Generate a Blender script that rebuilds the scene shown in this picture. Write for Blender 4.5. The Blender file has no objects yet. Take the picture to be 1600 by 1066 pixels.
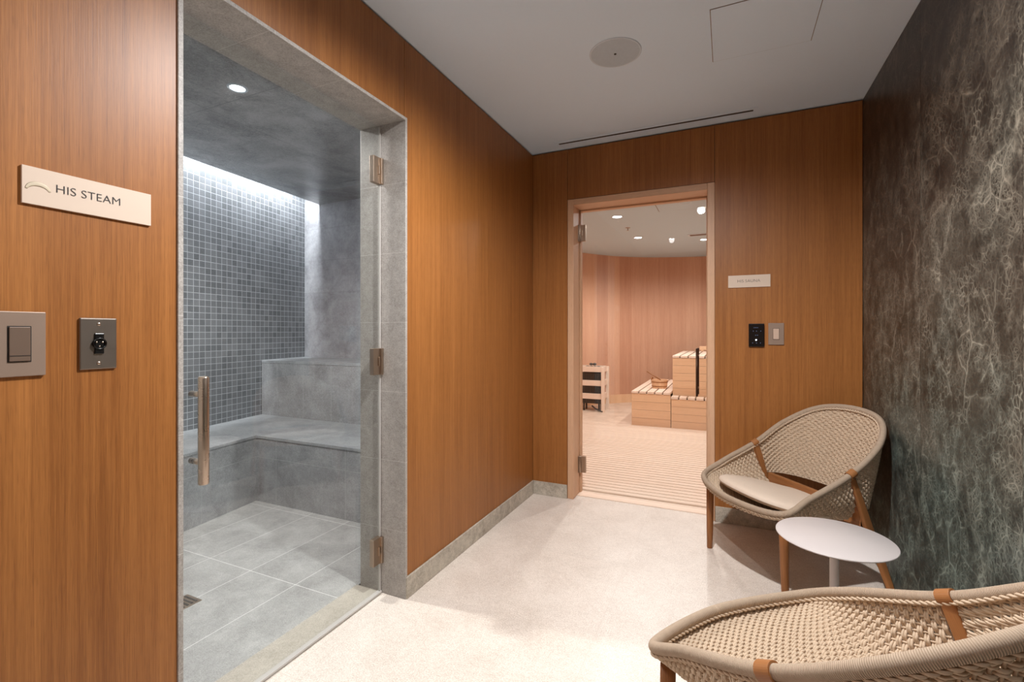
import bpy, math, random
import numpy as np
from mathutils import Vector
random.seed(7); rng = np.random.default_rng(3)
PI = math.pi
sc = bpy.context.scene
C = sc.collection

# ------------------------------------------------------------------ camera
cd = bpy.data.cameras.new('camera'); cam = bpy.data.objects.new('camera', cd); C.objects.link(cam)
cam.location = (1.36, -3.354, 1.24); cam.rotation_euler = (PI/2, 0, math.radians(24.6))
cd.sensor_width = 36; cd.lens = 735/1600*36; cd.shift_y = -14.5/1600; cd.clip_start = .02
sc.camera = cam
# ------------------------------------------------------------------ world and exposure
w = bpy.data.worlds.new('world'); sc.world = w; w.use_nodes = True
w.node_tree.nodes['Background'].inputs[0].default_value = (1, 1, 1, 1)
w.node_tree.nodes['Background'].inputs[1].default_value = 0.02
vs = sc.view_settings
vs.view_transform = 'Standard'; vs.look = 'None'; vs.gamma = 1; vs.use_curve_mapping = False; vs.exposure = 0.0
LOBBY_W, STEAM_W, SAUNA_W, COVE = 232, 175, 74, 190
LOBBY_C, STEAM_C, SAUNA_C, COVE_C = (.975, .985, 1.0), (1, .985, .97), (1, .985, .97), (.90, .94, 1)
CEIL = 2.6
LOBBY_LIGHTS = [(1.10, -1.93), (.62, -3.6), (1.5, -3.6)]
SAUNA_LIGHTS = [(.22, 2.01), (.23, 3.32), (.966, 1.70), (1.06, 3.85)]
STEAM_LIGHTS = [(-1.012, -1.685)]

# ------------------------------------------------------------------ helpers
def spot(name, loc, watts, col, parent, size=150, blend=.8, r=.03):
    l = bpy.data.lights.new(name, 'SPOT'); l.energy = watts; l.color = col
    l.spot_size = math.radians(size); l.spot_blend = blend; l.shadow_soft_size = r
    o = bpy.data.objects.new(name, l); C.objects.link(o); o.location = loc; o.parent = parent
    return o

def tag(o, label=None, cat=None, group=None, kind=None):
    if label: o['label'] = label
    if cat: o['category'] = cat
    if group: o['group'] = group
    if kind: o['kind'] = kind
    return o

def empty(name, loc=(0, 0, 0), rz=0):
    o = bpy.data.objects.new(name, None); C.objects.link(o); o.location = loc; o.rotation_euler = (0, 0, rz)
    o.empty_display_size = .05
    return o

class MB:
    def __init__(s): s.v = []; s.f = []; s.uv = []; s.sm = []
    def quad(s, P, UV=None, smooth=False):
        b = len(s.v); s.v += [tuple(p) for p in P]; s.f.append(tuple(range(b, b+len(P))))
        s.uv.append(UV or [(0, 0)]*len(P)); s.sm.append(smooth)
    def box(s, a, b, swap=False, off=(0, 0)):
        x0, y0, z0 = a; x1, y1, z1 = b
        c = [(x0,y0,z0),(x1,y0,z0),(x1,y1,z0),(x0,y1,z0),(x0,y0,z1),(x1,y0,z1),(x1,y1,z1),(x0,y1,z1)]
        F = [((0,3,2,1),2),((4,5,6,7),2),((0,1,5,4),1),((2,3,7,6),1),((1,2,6,5),0),((3,0,4,7),0)]
        base = len(s.v); s.v += c
        for f, ax in F:
            s.f.append(tuple(base+i for i in f))
            uv = []
            for i in f:
                p = c[i]
                t = (p[1], p[2]) if ax == 0 else (p[0], p[2]) if ax == 1 else (p[0], p[1])
                if swap: t = (t[1], t[0])
                uv.append((t[0]+off[0], t[1]+off[1]))
            s.uv.append(uv); s.sm.append(False)
        return s
    def grid(s, P, UV=None, closed=False, smooth=True):
        P = np.asarray(P, float); n, m = P.shape[:2]; b = len(s.v)
        s.v += [tuple(p) for p in P.reshape(-1, 3)]
        for i in range(n-1):
            for j in range(m if closed else m-1):
                k = (j+1) % m
                s.f.append((b+i*m+j, b+i*m+k, b+(i+1)*m+k, b+(i+1)*m+j))
                if UV is None: s.uv.append([(0, 0)]*4)
                else:
                    U = UV
                    jj = j+1
                    s.uv.append([tuple(U[i][j]), tuple(U[i][min(jj, len(U[i])-1)]), tuple(U[i+1][min(jj, len(U[i])-1)]), tuple(U[i+1][j])])
                s.sm.append(smooth)
        return s
    def tube(s, path, r, n=12, caps=True, squash=1.0, closed=False, smooth=True):
        P = np.asarray(path, float); N = len(P)
        r = np.broadcast_to(np.asarray(r, float), (N,))
        if closed: T = np.roll(P, -1, 0)-np.roll(P, 1, 0)
        else: T = np.gradient(P, axis=0)
        T /= np.linalg.norm(T, axis=1)[:, None]
        up = np.array([0, 0, 1.]) if abs(T[0][2]) < .9 else np.array([1., 0, 0])
        A = []; a = np.cross(up, T[0]); a /= np.linalg.norm(a)
        for i in range(N):
            a = a-T[i]*(a@T[i]); a /= np.linalg.norm(a); A.append(a)
        A = np.array(A)
        B = np.cross(T, A)
        th = np.linspace(0, 2*PI, n, endpoint=False)
        G = P[:, None]+r[:, None, None]*(np.cos(th)[None, :, None]*A[:, None]*squash+np.sin(th)[None, :, None]*B[:, None])
        L = np.concatenate([[0], np.cumsum(np.linalg.norm(np.diff(P, axis=0), axis=1))])
        UV = [[(j/n*2*PI*r[i], L[i]) for j in range(n+1)] for i in range(N)]
        if closed:
            G = np.concatenate([G, G[:1]]); UV.append([(j/n*2*PI*r[0], L[-1]+.01) for j in range(n+1)])
        b = len(s.v)
        s.grid(G, UV, closed=True, smooth=smooth)
        if caps and not closed:
            s.f.append(tuple(b+j for j in range(n))[::-1]); s.uv.append([(0, 0)]*n); s.sm.append(False)
            e = b+(N-1)*n
            s.f.append(tuple(e+j for j in range(n))); s.uv.append([(0, 0)]*n); s.sm.append(False)
        return s
    def lathe(s, prof, c=(0, 0, 0), n=48, ax=2, smooth=True):
        th = np.linspace(0, 2*PI, n, endpoint=False); G = []; UV = []
        for r, z in prof:
            ring = []
            for t in th:
                p = (r*math.cos(t), r*math.sin(t), z)
                if ax == 0: p = (z, p[0], p[1])
                if ax == 1: p = (p[0], z, p[1])
                ring.append((p[0]+c[0], p[1]+c[1], p[2]+c[2]))
            G.append(ring); UV.append([(t*r, z) for t in list(th)+[2*PI]])
        s.grid(G, UV, closed=True, smooth=smooth); return s
    def prism(s, pts, z0, z1, along=None):
        n = len(pts); b = len(s.v)
        s.v += [(x, y, z0) for x, y in pts]+[(x, y, z1) for x, y in pts]
        s.f.append(tuple(b+i for i in range(n))[::-1]); s.uv.append([pts[i] for i in range(n)][::-1]); s.sm.append(False)
        s.f.append(tuple(b+n+i for i in range(n))); s.uv.append([pts[i] for i in range(n)]); s.sm.append(False)
        L = 0
        for i in range(n):
            j = (i+1) % n; d = math.dist(pts[i], pts[j])
            s.f.append((b+i, b+j, b+n+j, b+n+i)); s.uv.append([(L, z0), (L+d, z0), (L+d, z1), (L, z1)]); s.sm.append(False)
            L += d
        return s
    def build(s, name, mat, parent=None, bevel=0, seg=2, smooth=None):
        me = bpy.data.meshes.new(name); me.from_pydata([tuple(map(float, v)) for v in s.v], [], s.f)
        ul = me.uv_layers.new(name='UVMap')
        flat = np.array([c for f in s.uv for c in f], dtype=np.float32).ravel()
        ul.data.foreach_set('uv', flat)
        me.polygons.foreach_set('use_smooth', s.sm)
        me.materials.append(mat); me.update()
        o = bpy.data.objects.new(name, me); C.objects.link(o)
        if parent: o.parent = parent
        if bevel:
            m = o.modifiers.new('bevel', 'BEVEL'); m.width = bevel; m.segments = seg; m.limit_method = 'ANGLE'; m.angle_limit = .6
        return o

def box(name, a, b, mat, parent=None, bevel=0, swap=False, off=(0, 0)):
    return MB().box(a, b, swap, off).build(name, mat, parent, bevel)
def struct(o): o['kind'] = 'structure'; return o

# ------------------------------------------------------------------ materials
def sr(r, g, b):
    f = lambda c: (c/255/12.92) if c/255 <= .04045 else ((c/255+.055)/1.055)**2.4
    return (f(r), f(g), f(b), 1)
class NT:
    def __init__(s, name):
        s.m = bpy.data.materials.new(name); s.m.use_nodes = True; s.t = s.m.node_tree; s.N = s.t.nodes
        s.b = s.N['Principled BSDF']; s.out = s.N['Material Output']
    def n(s, typ, **k):
        o = s.N.new(typ)
        for a, v in k.items():
            if a == 'inp':
                for kk, vv in v.items(): s.set(o.inputs[kk], vv)
            else: setattr(o, a, v)
        return o
    def set(s, sock, v):
        if isinstance(v, bpy.types.NodeSocket): s.t.links.new(v, sock)
        else: sock.default_value = v
    def math(s, op, a, b=0, c=None):
        o = s.n('ShaderNodeMath', operation=op); s.set(o.inputs[0], a); s.set(o.inputs[1], b)
        if c is not None: s.set(o.inputs[2], c)
        return o.outputs[0]
    def uv(s):
        return s.n('ShaderNodeTexCoord').outputs['UV']
    def obj(s):
        return s.n('ShaderNodeTexCoord').outputs['Object']
    def map(s, v, scale=(1, 1, 1), loc=(0, 0, 0), rot=(0, 0, 0)):
        o = s.n('ShaderNodeMapping'); s.set(o.inputs[0], v); o.inputs['Scale'].default_value = scale
        o.inputs['Location'].default_value = loc; o.inputs['Rotation'].default_value = rot
        return o.outputs[0]
    def noise(s, v, scale, detail=3, rough=.5, dist=0, out='Fac'):
        o = s.n('ShaderNodeTexNoise'); s.set(o.inputs['Vector'], v)
        o.inputs['Scale'].default_value = scale; o.inputs['Detail'].default_value = detail
        o.inputs['Roughness'].default_value = rough; o.inputs['Distortion'].default_value = dist
        return o.outputs[out]
    def ramp(s, f, stops, interp='LINEAR'):
        o = s.n('ShaderNodeValToRGB'); s.set(o.inputs[0], f); e = o.color_ramp.elements
        o.color_ramp.interpolation = interp
        while len(e) < len(stops): e.new(.5)
        for i, (p, c) in enumerate(stops):
            e[i].position = p; e[i].color = c if len(c) == 4 else (*c, 1)
        return o.outputs[0]
    def mix(s, f, a, b, mode='MIX'):
        o = s.n('ShaderNodeMix', data_type='RGBA', blend_type=mode)
        s.set(o.inputs[0], f); s.set(o.inputs[6], a); s.set(o.inputs[7], b); return o.outputs[2]
    def bump(s, h, strength=.3, dist=.002):
        o = s.n('ShaderNodeBump'); s.set(o.inputs['Height'], h); o.inputs['Strength'].default_value = strength
        o.inputs['Distance'].default_value = dist; s.t.links.new(o.outputs[0], s.b.inputs['Normal'])
    def sep(s, v):
        o = s.n('ShaderNodeSeparateXYZ'); s.set(o.inputs[0], v); return o.outputs
    def comb(s, x, y, z=0):
        o = s.n('ShaderNodeCombineXYZ'); s.set(o.inputs[0], x); s.set(o.inputs[1], y); s.set(o.inputs[2], z); return o.outputs[0]
    def base(s, col, rough=.5, metal=0, spec=None):
        s.set(s.b.inputs['Base Color'], col); s.set(s.b.inputs['Roughness'], rough); s.b.inputs['Metallic'].default_value = metal
        if spec is not None: s.b.inputs['Specular IOR Level'].default_value = spec
        return s.m
G = lambda v: (v, v, v, 1)

def wood(name, c0, c1, leaf=.19, rough=.42, contrast=1.0, leafvar=.18, grain=1.0):
    """straight-grained veneer; grain runs along V of the UV (metres)"""
    t = NT(name); uv = t.uv(); x, y, _ = t.sep(uv)
    idx = t.math('FLOOR', t.math('DIVIDE', x, leaf))
    wn = t.n('ShaderNodeTexWhiteNoise', noise_dimensions='1D'); t.set(wn.inputs['W'], idx)
    off = t.math('MULTIPLY', wn.outputs['Value'], 7.3)
    co = t.comb(x, y, off)
    fine = t.noise(t.map(co, (330*grain, 5, 1)), 1, 3, .6)
    mid = t.noise(t.map(co, (70*grain, 1.1, 1)), 1, 4, .6)
    broad = t.noise(t.map(co, (13*grain, .35, 1)), 1, 2, .5, .4)
    pores = t.noise(t.map(co, (620*grain, 22, 1)), 1, 1, .5)
    v = t.math('ADD', t.math('MULTIPLY', fine, .40*contrast), t.math('MULTIPLY', mid, .38*contrast))
    v = t.math('ADD', v, t.math('MULTIPLY', broad, .20))
    v = t.math('ADD', v, t.math('MULTIPLY', t.math('SUBTRACT', wn.outputs['Value'], .5), leafvar))
    k = .49-(1-contrast)*.4
    col = t.ramp(v, [(k-.20, c0), (k+.16, c1)])
    pr = t.ramp(pores, [(.30, G(.62)), (.46, G(1))])
    col = t.mix(.55*contrast, col, t.mix(1, col, pr, 'MULTIPLY'))
    t.bump(fine, .12, .001)
    return t.base(col, rough, spec=.35)

def stone(name, c0, c1, grout=None, bw=.65, bh=.325, mortar=.0035, off=0.0, rough=.55, sc_=1.0, speck=.15, bumpy=.15, tilevar=.0, cloud=1.0, mo=(0, 0)):
    t = NT(name); uv = t.uv(); ob = t.obj()
    a = t.noise(ob, 5*sc_, 6, .65, .4); b = t.noise(ob, 190, 2, .6); c = t.noise(ob, 48, 3, .6)
    v = t.math('ADD', t.math('MULTIPLY', a, .55*cloud), t.math('ADD', t.math('MULTIPLY', b, .25+speck), t.math('MULTIPLY', c, .2)))
    mid = .275*cloud+.125+speck/2+.1
    col = t.ramp(v, [(mid-.13, c0), (mid+.13, c1)])
    if grout:
        br = t.n('ShaderNodeTexBrick', offset=off, squash=1.0)
        t.set(br.inputs['Vector'], t.map(uv, loc=(mo[0], mo[1], 0)))
        br.inputs['Scale'].default_value = 1; br.inputs['Mortar Size'].default_value = mortar/2
        br.inputs['Mortar Smooth'].default_value = .1
        br.inputs['Brick Width'].default_value = bw; br.inputs['Row Height'].default_value = bh
        br.inputs['Color1'].default_value = G(1-tilevar); br.inputs['Color2'].default_value = G(1); br.inputs['Mortar'].default_value = G(1)
        col = t.mix(1, col, br.outputs['Color'], 'MULTIPLY')
        col = t.mix(br.outputs['Fac'], col, grout)
        h = t.math('SUBTRACT', t.math('MULTIPLY', b, bumpy), br.outputs['Fac'])
        t.bump(h, .35, .0015)
    else:
        t.bump(b, bumpy, .001)
    return t.base(col, rough)

def plain(name, col, rough=.5, metal=0, spec=None, nz=0.0):
    t = NT(name)
    if nz:
        n = t.noise(t.obj(), 60, 3)
        c2 = tuple(c*(1-nz) for c in col[:3])+(1,)
        return t.base(t.mix(n, c2, col), rough, metal, spec)
    n = t.noise(t.obj(), 40, 2)
    r = t.math('ADD', rough-.04, t.math('MULTIPLY', n, .08))
    return t.base(col, r, metal, spec)

def emit(name, col, s):
    t = NT(name); e = t.n('ShaderNodeEmission'); e.inputs[0].default_value = (*col[:3], 1); e.inputs[1].default_value = s
    t.t.links.new(e.outputs[0], t.out.inputs[0]); return t.m

def glass(name, tint, refl=1.0):
    t = NT(name)
    tr = t.n('ShaderNodeBsdfTransparent'); tr.inputs[0].default_value = (*tint, 1)
    gl = t.n('ShaderNodeBsdfGlossy'); gl.inputs['Roughness'].default_value = 0.0; gl.inputs[0].default_value = (1, 1, 1, 1)
    ge = t.n('ShaderNodeNewGeometry'); dp = t.n('ShaderNodeVectorMath', operation='DOT_PRODUCT')
    t.set(dp.inputs[0], ge.outputs['Normal']); t.set(dp.inputs[1], ge.outputs['Incoming'])
    fr = t.math('ADD', .04, t.math('MULTIPLY', .96, t.math('POWER', t.math('SUBTRACT', 1, t.math('ABSOLUTE', dp.outputs['Value'])), 5)))
    mx = t.n('ShaderNodeMixShader'); t.set(mx.inputs[0], t.math('MULTIPLY', fr, refl))
    t.t.links.new(tr.outputs[0], mx.inputs[1]); t.t.links.new(gl.outputs[0], mx.inputs[2])
    t.t.links.new(mx.outputs[0], t.out.inputs[0]); return t.m

def marble(name):
    t = NT(name); uv = t.uv(); x, y, _ = t.sep(uv)
    slab = t.math('FLOOR', t.math('DIVIDE', t.math('ADD', x, .902), .736))
    co = t.comb(x, y, t.math('MULTIPLY', slab, .35))
    wr = t.noise(co, 2.2, 4, .6, out='Color')
    wr2 = t.noise(co, 14, 3, .6, out='Color')
    def warp(v, col, amt):
        s1 = t.n('ShaderNodeVectorMath', operation='SUBTRACT'); t.set(s1.inputs[0], col); s1.inputs[1].default_value = (.5, .5, .5)
        s2 = t.n('ShaderNodeVectorMath', operation='SCALE'); t.set(s2.inputs[0], s1.outputs[0]); s2.inputs['Scale'].default_value = amt
        s3 = t.n('ShaderNodeVectorMath', operation='ADD'); t.set(s3.inputs[0], v); t.set(s3.inputs[1], s2.outputs[0]); return s3.outputs[0]
    p = warp(warp(co, wr, .16), wr2, .016)
    pr = t.map(p, (1, .74, 1), rot=(0, 0, .34))
    def vor(scale, lo, hi):
        o = t.n('ShaderNodeTexVoronoi', feature='DISTANCE_TO_EDGE'); t.set(o.inputs['Vector'], pr); o.inputs['Scale'].default_value = scale
        return t.ramp(o.outputs['Distance'], [(0, G(1)), (lo, G(.45)), (hi, G(0))])
    big = vor(7.5, .018, .06); med = vor(20, .035, .11); sml = vor(48, .05, .16); tiny = vor(100, .08, .26)
    m1 = t.ramp(t.noise(co, 2.2, 3, .5), [(.40, G(0)), (.60, G(1))])
    m2 = t.ramp(t.noise(t.map(co, loc=(3, 1, 5)), 3.2, 4, .6), [(.40, G(0)), (.58, G(1))])
    m3 = t.ramp(t.noise(t.map(co, loc=(7, 2, 1)), 4.5, 4, .6), [(.38, G(0)), (.60, G(1))])
    brk = t.ramp(t.noise(t.map(pr, (14, 14, 1)), 1, 4, .65), [(.36, G(0)), (.60, G(1))])
    fib = t.ramp(t.noise(t.map(pr, (90, 40, 1)), 1, 3, .7), [(.50, G(0)), (.72, G(1))])
    mx = lambda a_, b_: t.math('MAXIMUM', a_, b_)
    veins = mx(t.math('MULTIPLY', big, t.math('ADD', .12, t.math('MULTIPLY', m1, .75))),
               mx(t.math('MULTIPLY', med, t.math('ADD', .12, t.math('MULTIPLY', m2, .62))),
                  mx(t.math('MULTIPLY', sml, t.math('ADD', .22, t.math('MULTIPLY', m3, .48))), t.math('MULTIPLY', tiny, t.math('ADD', .12, t.math('MULTIPLY', m2, .38))))))
    veins = t.math('ADD', t.math('MULTIPLY', veins, t.math('ADD', .14, t.math('MULTIPLY', brk, 1.3))), t.math('MULTIPLY', fib, .03))
    zz = t.math('ADD', t.math('DIVIDE', y, 2.6), t.math('MULTIPLY', t.math('SUBTRACT', t.noise(co, 1.6, 3), .5), .9))
    dark = t.ramp(zz, [(.15, sr(27, 37, 36)), (.45, sr(34, 35, 31)), (.8, sr(31, 24, 20))])
    lite = t.ramp(zz, [(.15, sr(134, 148, 138)), (.45, sr(140, 134, 120)), (.8, sr(104, 93, 80))])
    dk2 = t.mix(t.ramp(t.noise(co, 9, 4, .6), [(.35, G(0)), (.65, G(1))]), dark, t.mix(.10, dark, lite))
    col = t.mix(veins, dk2, lite)
    return t.base(col, .33, spec=.22)

M = {}
M['veneer'] = wood('oak_veneer', sr(120, 69, 29), sr(176, 115, 60), contrast=.85, leafvar=.05, grain=1.3)
M['frame_wood'] = wood('frame_wood', sr(192, 146, 112), sr(222, 180, 146), leaf=5, leafvar=0, contrast=.6)
M['sauna_wood'] = wood('sauna_veneer', sr(196, 142, 114), sr(228, 182, 152), leaf=.24, contrast=.7)
M['sauna_board'] = wood('sauna_board', sr(216, 168, 130), sr(242, 204, 166), leaf=.095, contrast=.6, leafvar=.12)
M['slat'] = wood('slat_wood', sr(228, 198, 174), sr(247, 226, 208), leaf=.07, contrast=.5, leafvar=.1)
M['teak'] = wood('teak', sr(122, 72, 38), sr(174, 118, 70), leaf=5, leafvar=0, contrast=.8, grain=.7)
M['dark_gap'] = plain('dark_gap', sr(26, 18, 12), .9)
M['ceiling'] = plain('ceiling_paint', sr(222, 238, 253), .9, nz=.02)
M['sauna_ceiling'] = plain('sauna_ceiling', sr(198, 216, 226), .85, nz=.03)
M['floor'] = stone('limestone_floor', sr(202, 187, 173), sr(244, 233, 222), grout=sr(214, 201, 188), bw=.97, bh=.65, mortar=.0025, off=.0, rough=.38, speck=.35, tilevar=.04, cloud=.45, mo=(.1, .2))
M['base'] = stone('limestone_base', sr(150, 140, 126), sr(206, 196, 180), rough=.6, speck=.1, sc_=3)
M['jamb'] = stone('jamb_stone', sr(142, 135, 128), sr(188, 181, 174), grout=sr(204, 199, 192), bw=.65, bh=.325, mortar=.0015, rough=.55, speck=.2, sc_=3, cloud=.5, mo=(0.32, .016))
M['grey_tile'] = stone('grey_tile', sr(142, 140, 138), sr(190, 188, 185), grout=sr(236, 234, 230), bw=.325, bh=.65, mortar=.003, rough=.42, speck=.2, tilevar=.08, mo=(.24, 1.05))
M['grey_wall'] = stone('grey_wall_tile', sr(142, 141, 144), sr(196, 195, 198), grout=sr(150, 151, 152), bw=.65, bh=.325, mortar=.0028, rough=.5, speck=.12, tilevar=.12, mo=(.1, -.015))
M['grey_face'] = stone('grey_face_tile', sr(132, 132, 133), sr(178, 178, 179), grout=sr(180, 180, 179), bw=.65, bh=.325, mortar=.003, rough=.5, speck=.2, tilevar=.08, mo=(.41, 0))
M['grey_face_up'] = stone('grey_face_tile_upper', sr(132, 132, 133), sr(178, 178, 179), grout=sr(176, 176, 175), bw=.325, bh=.65, mortar=.003, rough=.5, speck=.2, tilevar=.08, mo=(.123, -.35))
M['grey_top'] = stone('grey_top_tile', sr(128, 130, 132), sr(170, 171, 172), grout=sr(176, 176, 176), bw=.65, bh=.65, mortar=.003, rough=.4, speck=.2)
M['grey_ceil'] = stone('grey_ceiling_tile', sr(112, 112, 112), sr(184, 184, 184), grout=sr(94, 94, 94), bw=.65, bh=1.3, mortar=.003, rough=.35, speck=.1, sc_=.45, cloud=1.5, mo=(.1, .3))
M['sauna_stone'] = stone('sauna_floor_stone', sr(204, 178, 156), sr(232, 208, 188), rough=.5, speck=.2)
M['threshold'] = stone('threshold_stone', sr(160, 150, 136), sr(200, 190, 176), rough=.45, speck=.2)

def mosaic(name):
    t = NT(name); uv = t.uv(); S = .0515
    x, y, _ = t.sep(uv)
    ix = t.math('FLOOR', t.math('DIVIDE', x, S)); iy = t.math('FLOOR', t.math('DIVIDE', y, S))
    wn = t.n('ShaderNodeTexWhiteNoise', noise_dimensions='3D'); t.set(wn.inputs['Vector'], t.comb(ix, iy, 0))
    n = t.noise(uv, 2.2, 2)
    m = t.noise(uv, 60, 3)
    v = t.math('ADD', t.math('MULTIPLY', wn.outputs['Value'], .36), t.math('ADD', t.math('MULTIPLY', n, .5), t.math('MULTIPLY', m, .25)))
    col = t.ramp(v, [(.15, sr(88, 90, 93)), (.5, sr(116, 118, 121)), (.9, sr(136, 138, 141))])
    br = t.n('ShaderNodeTexBrick', offset=0.0, squash=1.0)
    t.set(br.inputs['Vector'], uv); br.inputs['Scale'].default_value = 1; br.inputs['Mortar Size'].default_value = .0019
    br.inputs['Mortar Smooth'].default_value = .15; br.inputs['Brick Width'].default_value = S; br.inputs['Row Height'].default_value = S
    col = t.mix(br.outputs['Fac'], col, sr(196, 198, 202))
    t.bump(t.math('SUBTRACT', 1, br.outputs['Fac']), .4, .0015)
    return t.base(col, .4)
M['mosaic'] = mosaic('mosaic_tile')
M['marble'] = marble('green_brown_marble')
M['steel'] = plain('brushed_steel', sr(190, 172, 156), .28, 1)
M['hinge'] = plain('hinge_metal', sr(178, 158, 140), .36, 1)
M['plate'] = plain('switch_plate', sr(150, 128, 112), .45, .3)
M['plate_dark'] = plain('switch_paddle', sr(112, 92, 78), .45, .2)
M['steel_plate'] = plain('steel_plate', sr(150, 138, 128), .33, .9)
M['black'] = plain('black_plastic', sr(16, 14, 14), .25)
M['sign'] = plain('sign_face', sr(212, 190, 170), .5)
M['sign_mark'] = plain('sign_mark', sr(204, 188, 162), .5)
M['ink'] = plain('sign_ink', sr(40, 34, 34), .6)
M['white_metal'] = plain('white_powder_coat', sr(208, 198, 194), .5)
M['white_plastic'] = plain('white_plastic', sr(212, 222, 232), .6)
M['grille'] = plain('speaker_grille', sr(196, 208, 218), .7, nz=.12)
M['fabric'] = plain('cushion_fabric', sr(222, 202, 182), .95, nz=.10)
M['rope'] = plain('rope', sr(206, 182, 156), .85, nz=.16)
M['stone_dark'] = plain('heater_stone', sr(92, 88, 84), .9, nz=.4)
M['iron'] = plain('heater_metal', sr(60, 56, 54), .5, .6)
M['glass_steam'] = glass('steam_glass', (.955, .968, .962), 1.0)
M['glass_sauna'] = glass('sauna_glass', (.96, .96, .95), .8)
M['seal'] = plain('clear_seal', sr(196, 190, 184), .3)
M['lamp_lobby'] = emit('lamp_lobby', LOBBY_C, 20)
M['lamp_steam'] = emit('lamp_steam', (1, .98, .95), 22)
M['lamp_sauna'] = emit('lamp_sauna', (1, .97, .93), 24)
M['led'] = emit('led_strip', COVE_C, COVE)
M['led_dot'] = emit('panel_led', (.9, .95, 1), 2.0)
M['led_dim'] = emit('panel_glyph', (.35, .4, .6), .35)
def rim_mat():
    t = NT('wrapped_rope'); uv = t.uv()
    wv = t.n('ShaderNodeTexWave', wave_type='BANDS', bands_direction='Y', wave_profile='SIN'); t.set(wv.inputs['Vector'], uv)
    wv.inputs['Scale'].default_value = 1/.0036*.314; wv.inputs['Distortion'].default_value = .6; wv.inputs['Detail'].default_value = 1
    n = t.noise(t.obj(), 60, 3)
    col = t.mix(n, sr(186, 162, 138), sr(210, 186, 162))
    col = t.mix(t.math('MULTIPLY', t.math('SUBTRACT', 1, wv.outputs['Fac']), .35), col, sr(120, 94, 70))
    t.bump(wv.outputs['Fac'], .9, .002)
    return t.base(col, .85)
M['rim'] = rim_mat()

# ================================================================== LARGE STRUCTURE
GX0 = -.14
# lobby floor / ceiling
m = MB(); m.box((0, -4.9, -.1), (2.08, 0, 0)); m.box((GX0-.008, -2.557, -.1), (0, -1.58, 0)); m.box((.28, 0, -.1), (1.285, .0845, 0)); struct(m.build('floor', M['floor']))
# ceiling with access panel and diffuser cut as pieces
struct(box('ceiling', (-.02, -4.9, 2.603), (2.1, .02, 2.72), M['ceiling']))
# left wall: veneer panels over a dark core
SY0, SY1, HD = -2.557, -1.580, 2.22
TK = .264
m = MB()
for a, b, z0, z1 in [(-4.9, SY0-.002, 0, 2.592), (SY0+.001, SY1-.002, HD+.003, 2.592), (SY1+.001, -.75, 0, 2.592), (-.748, -.001, 0, 2.592)]:
    m.box((-.02, a, z0), (0, b, z1))
wl = struct(m.build('wall_left', M['veneer']))
m = MB(); m.box((-.13, -4.9, 0), (-.021, SY0-.02, 2.6)); m.box((-.13, SY0-.02, HD+.02), (-.021, SY1+.02, 2.6)); m.box((-.13, SY1+.02, 0), (-.021, .0, 2.6))
m.build('wall_core', M['dark_gap'], wl)
# back wall panels
m = MB(); SX0, SX1 = .280, 1.285
for a, b, z0, z1 in [(.001, SX0-.003, 0, 2.592), (SX0, SX1-.002, HD+.003, 2.592), (SX1+.001, 2.078, 0, 2.592)]:
    m.box((a, 0, z0), (b, .02, z1))
wb = struct(m.build('wall_back', M['veneer']))
m = MB(); m.box((-.1, .021, 0), (SX0-.01, .19, 2.6)); m.box((SX0-.01, .021, HD+.01), (SX1+.01, .19, 2.6)); m.box((SX1+.01, .021, 0), (2.2, .19, 2.6))
m.build('wall_core', M['dark_gap'], wb)
# right marble wall in slabs
m = MB(); ys = [0, -.902, -1.638, -2.374, -3.11, -3.846, -4.9]
for a, b in zip(ys[:-1], ys[1:]): m.box((2.08, b+.0008, 0), (2.11, a-.0008, 2.597))
struct(m.build('wall_right', M['marble']))
struct(box('wall_front', (-.02, -4.98, 0), (2.12, -4.9, 2.6), M['veneer']))
# skirting
m = MB(); m.box((0, SY1+.004, 0), (.012, -.0005, .1)); struct(m.build('baseboard_left', M['base'], bevel=.002))
m = MB(); m.box((0, -4.9, 0), (.012, SY0-.014, .1)); struct(m.build('baseboard_left_near', M['base'], bevel=.002))
struct(box('baseboard_back', (.0125, -.012, 0), (SX0-.003, 0, .1), M['base'], bevel=.002))
struct(box('baseboard_back_right', (SX1+.003, -.012, 0), (2.078, 0, .1), M['base'], bevel=.002))

# steam door surround (stone lining)
m = MB()
m.box((-TK, SY1, 0), (.006, SY1+.014, HD+.014))           # far jamb
m.box((-TK, SY0-.014, 0), (.006, SY0, HD+.014))           # near jamb
m.box((-TK, SY0, HD), (.006, SY1, HD+.014))               # head
struct(m.build('trim_1', M['jamb'], bevel=.0015))
m = MB(); m.box((-TK-.02, SY0, -.05), (GX0-.008, SY1, .006)); struct(m.build('trim_2', M['threshold'], bevel=.0015))

# steam room shell
ZS = 2.54; YE = .2; YN = -3.6
def mos_x(y): return -2.415-.165*(y+1.108)-.006*(y+1.108)**2
struct(box('floor_steam', (-3.0, YN, -.1), (-TK-.02, YE+.05, 0), M['grey_tile']))
ys = np.linspace(YN, YE+.02, 30)
m = MB(); P = []; UV = []; L = 0
for i, y in enumerate(ys):
    if i: L += math.hypot(ys[i]-ys[i-1], mos_x(ys[i])-mos_x(ys[i-1]))
    P.append([(mos_x(y), y, 0), (mos_x(y), y, 2.8)]); UV.append([(L, .0), (L, 2.8)])
P2 = [[(a[0]-.08, a[1], a[2]), (b[0]-.08, b[1], b[2])] for a, b in P]
m.grid(P, UV, smooth=False); m.grid(P2, UV, smooth=False)
struct(m.build('wall_steam_left', M['mosaic']))
struct(box('wall_steam_back', (-3.0, YE, 0), (-TK, YE+.08, 2.8), M['grey_wall'], off=(0, 0)))
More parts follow.
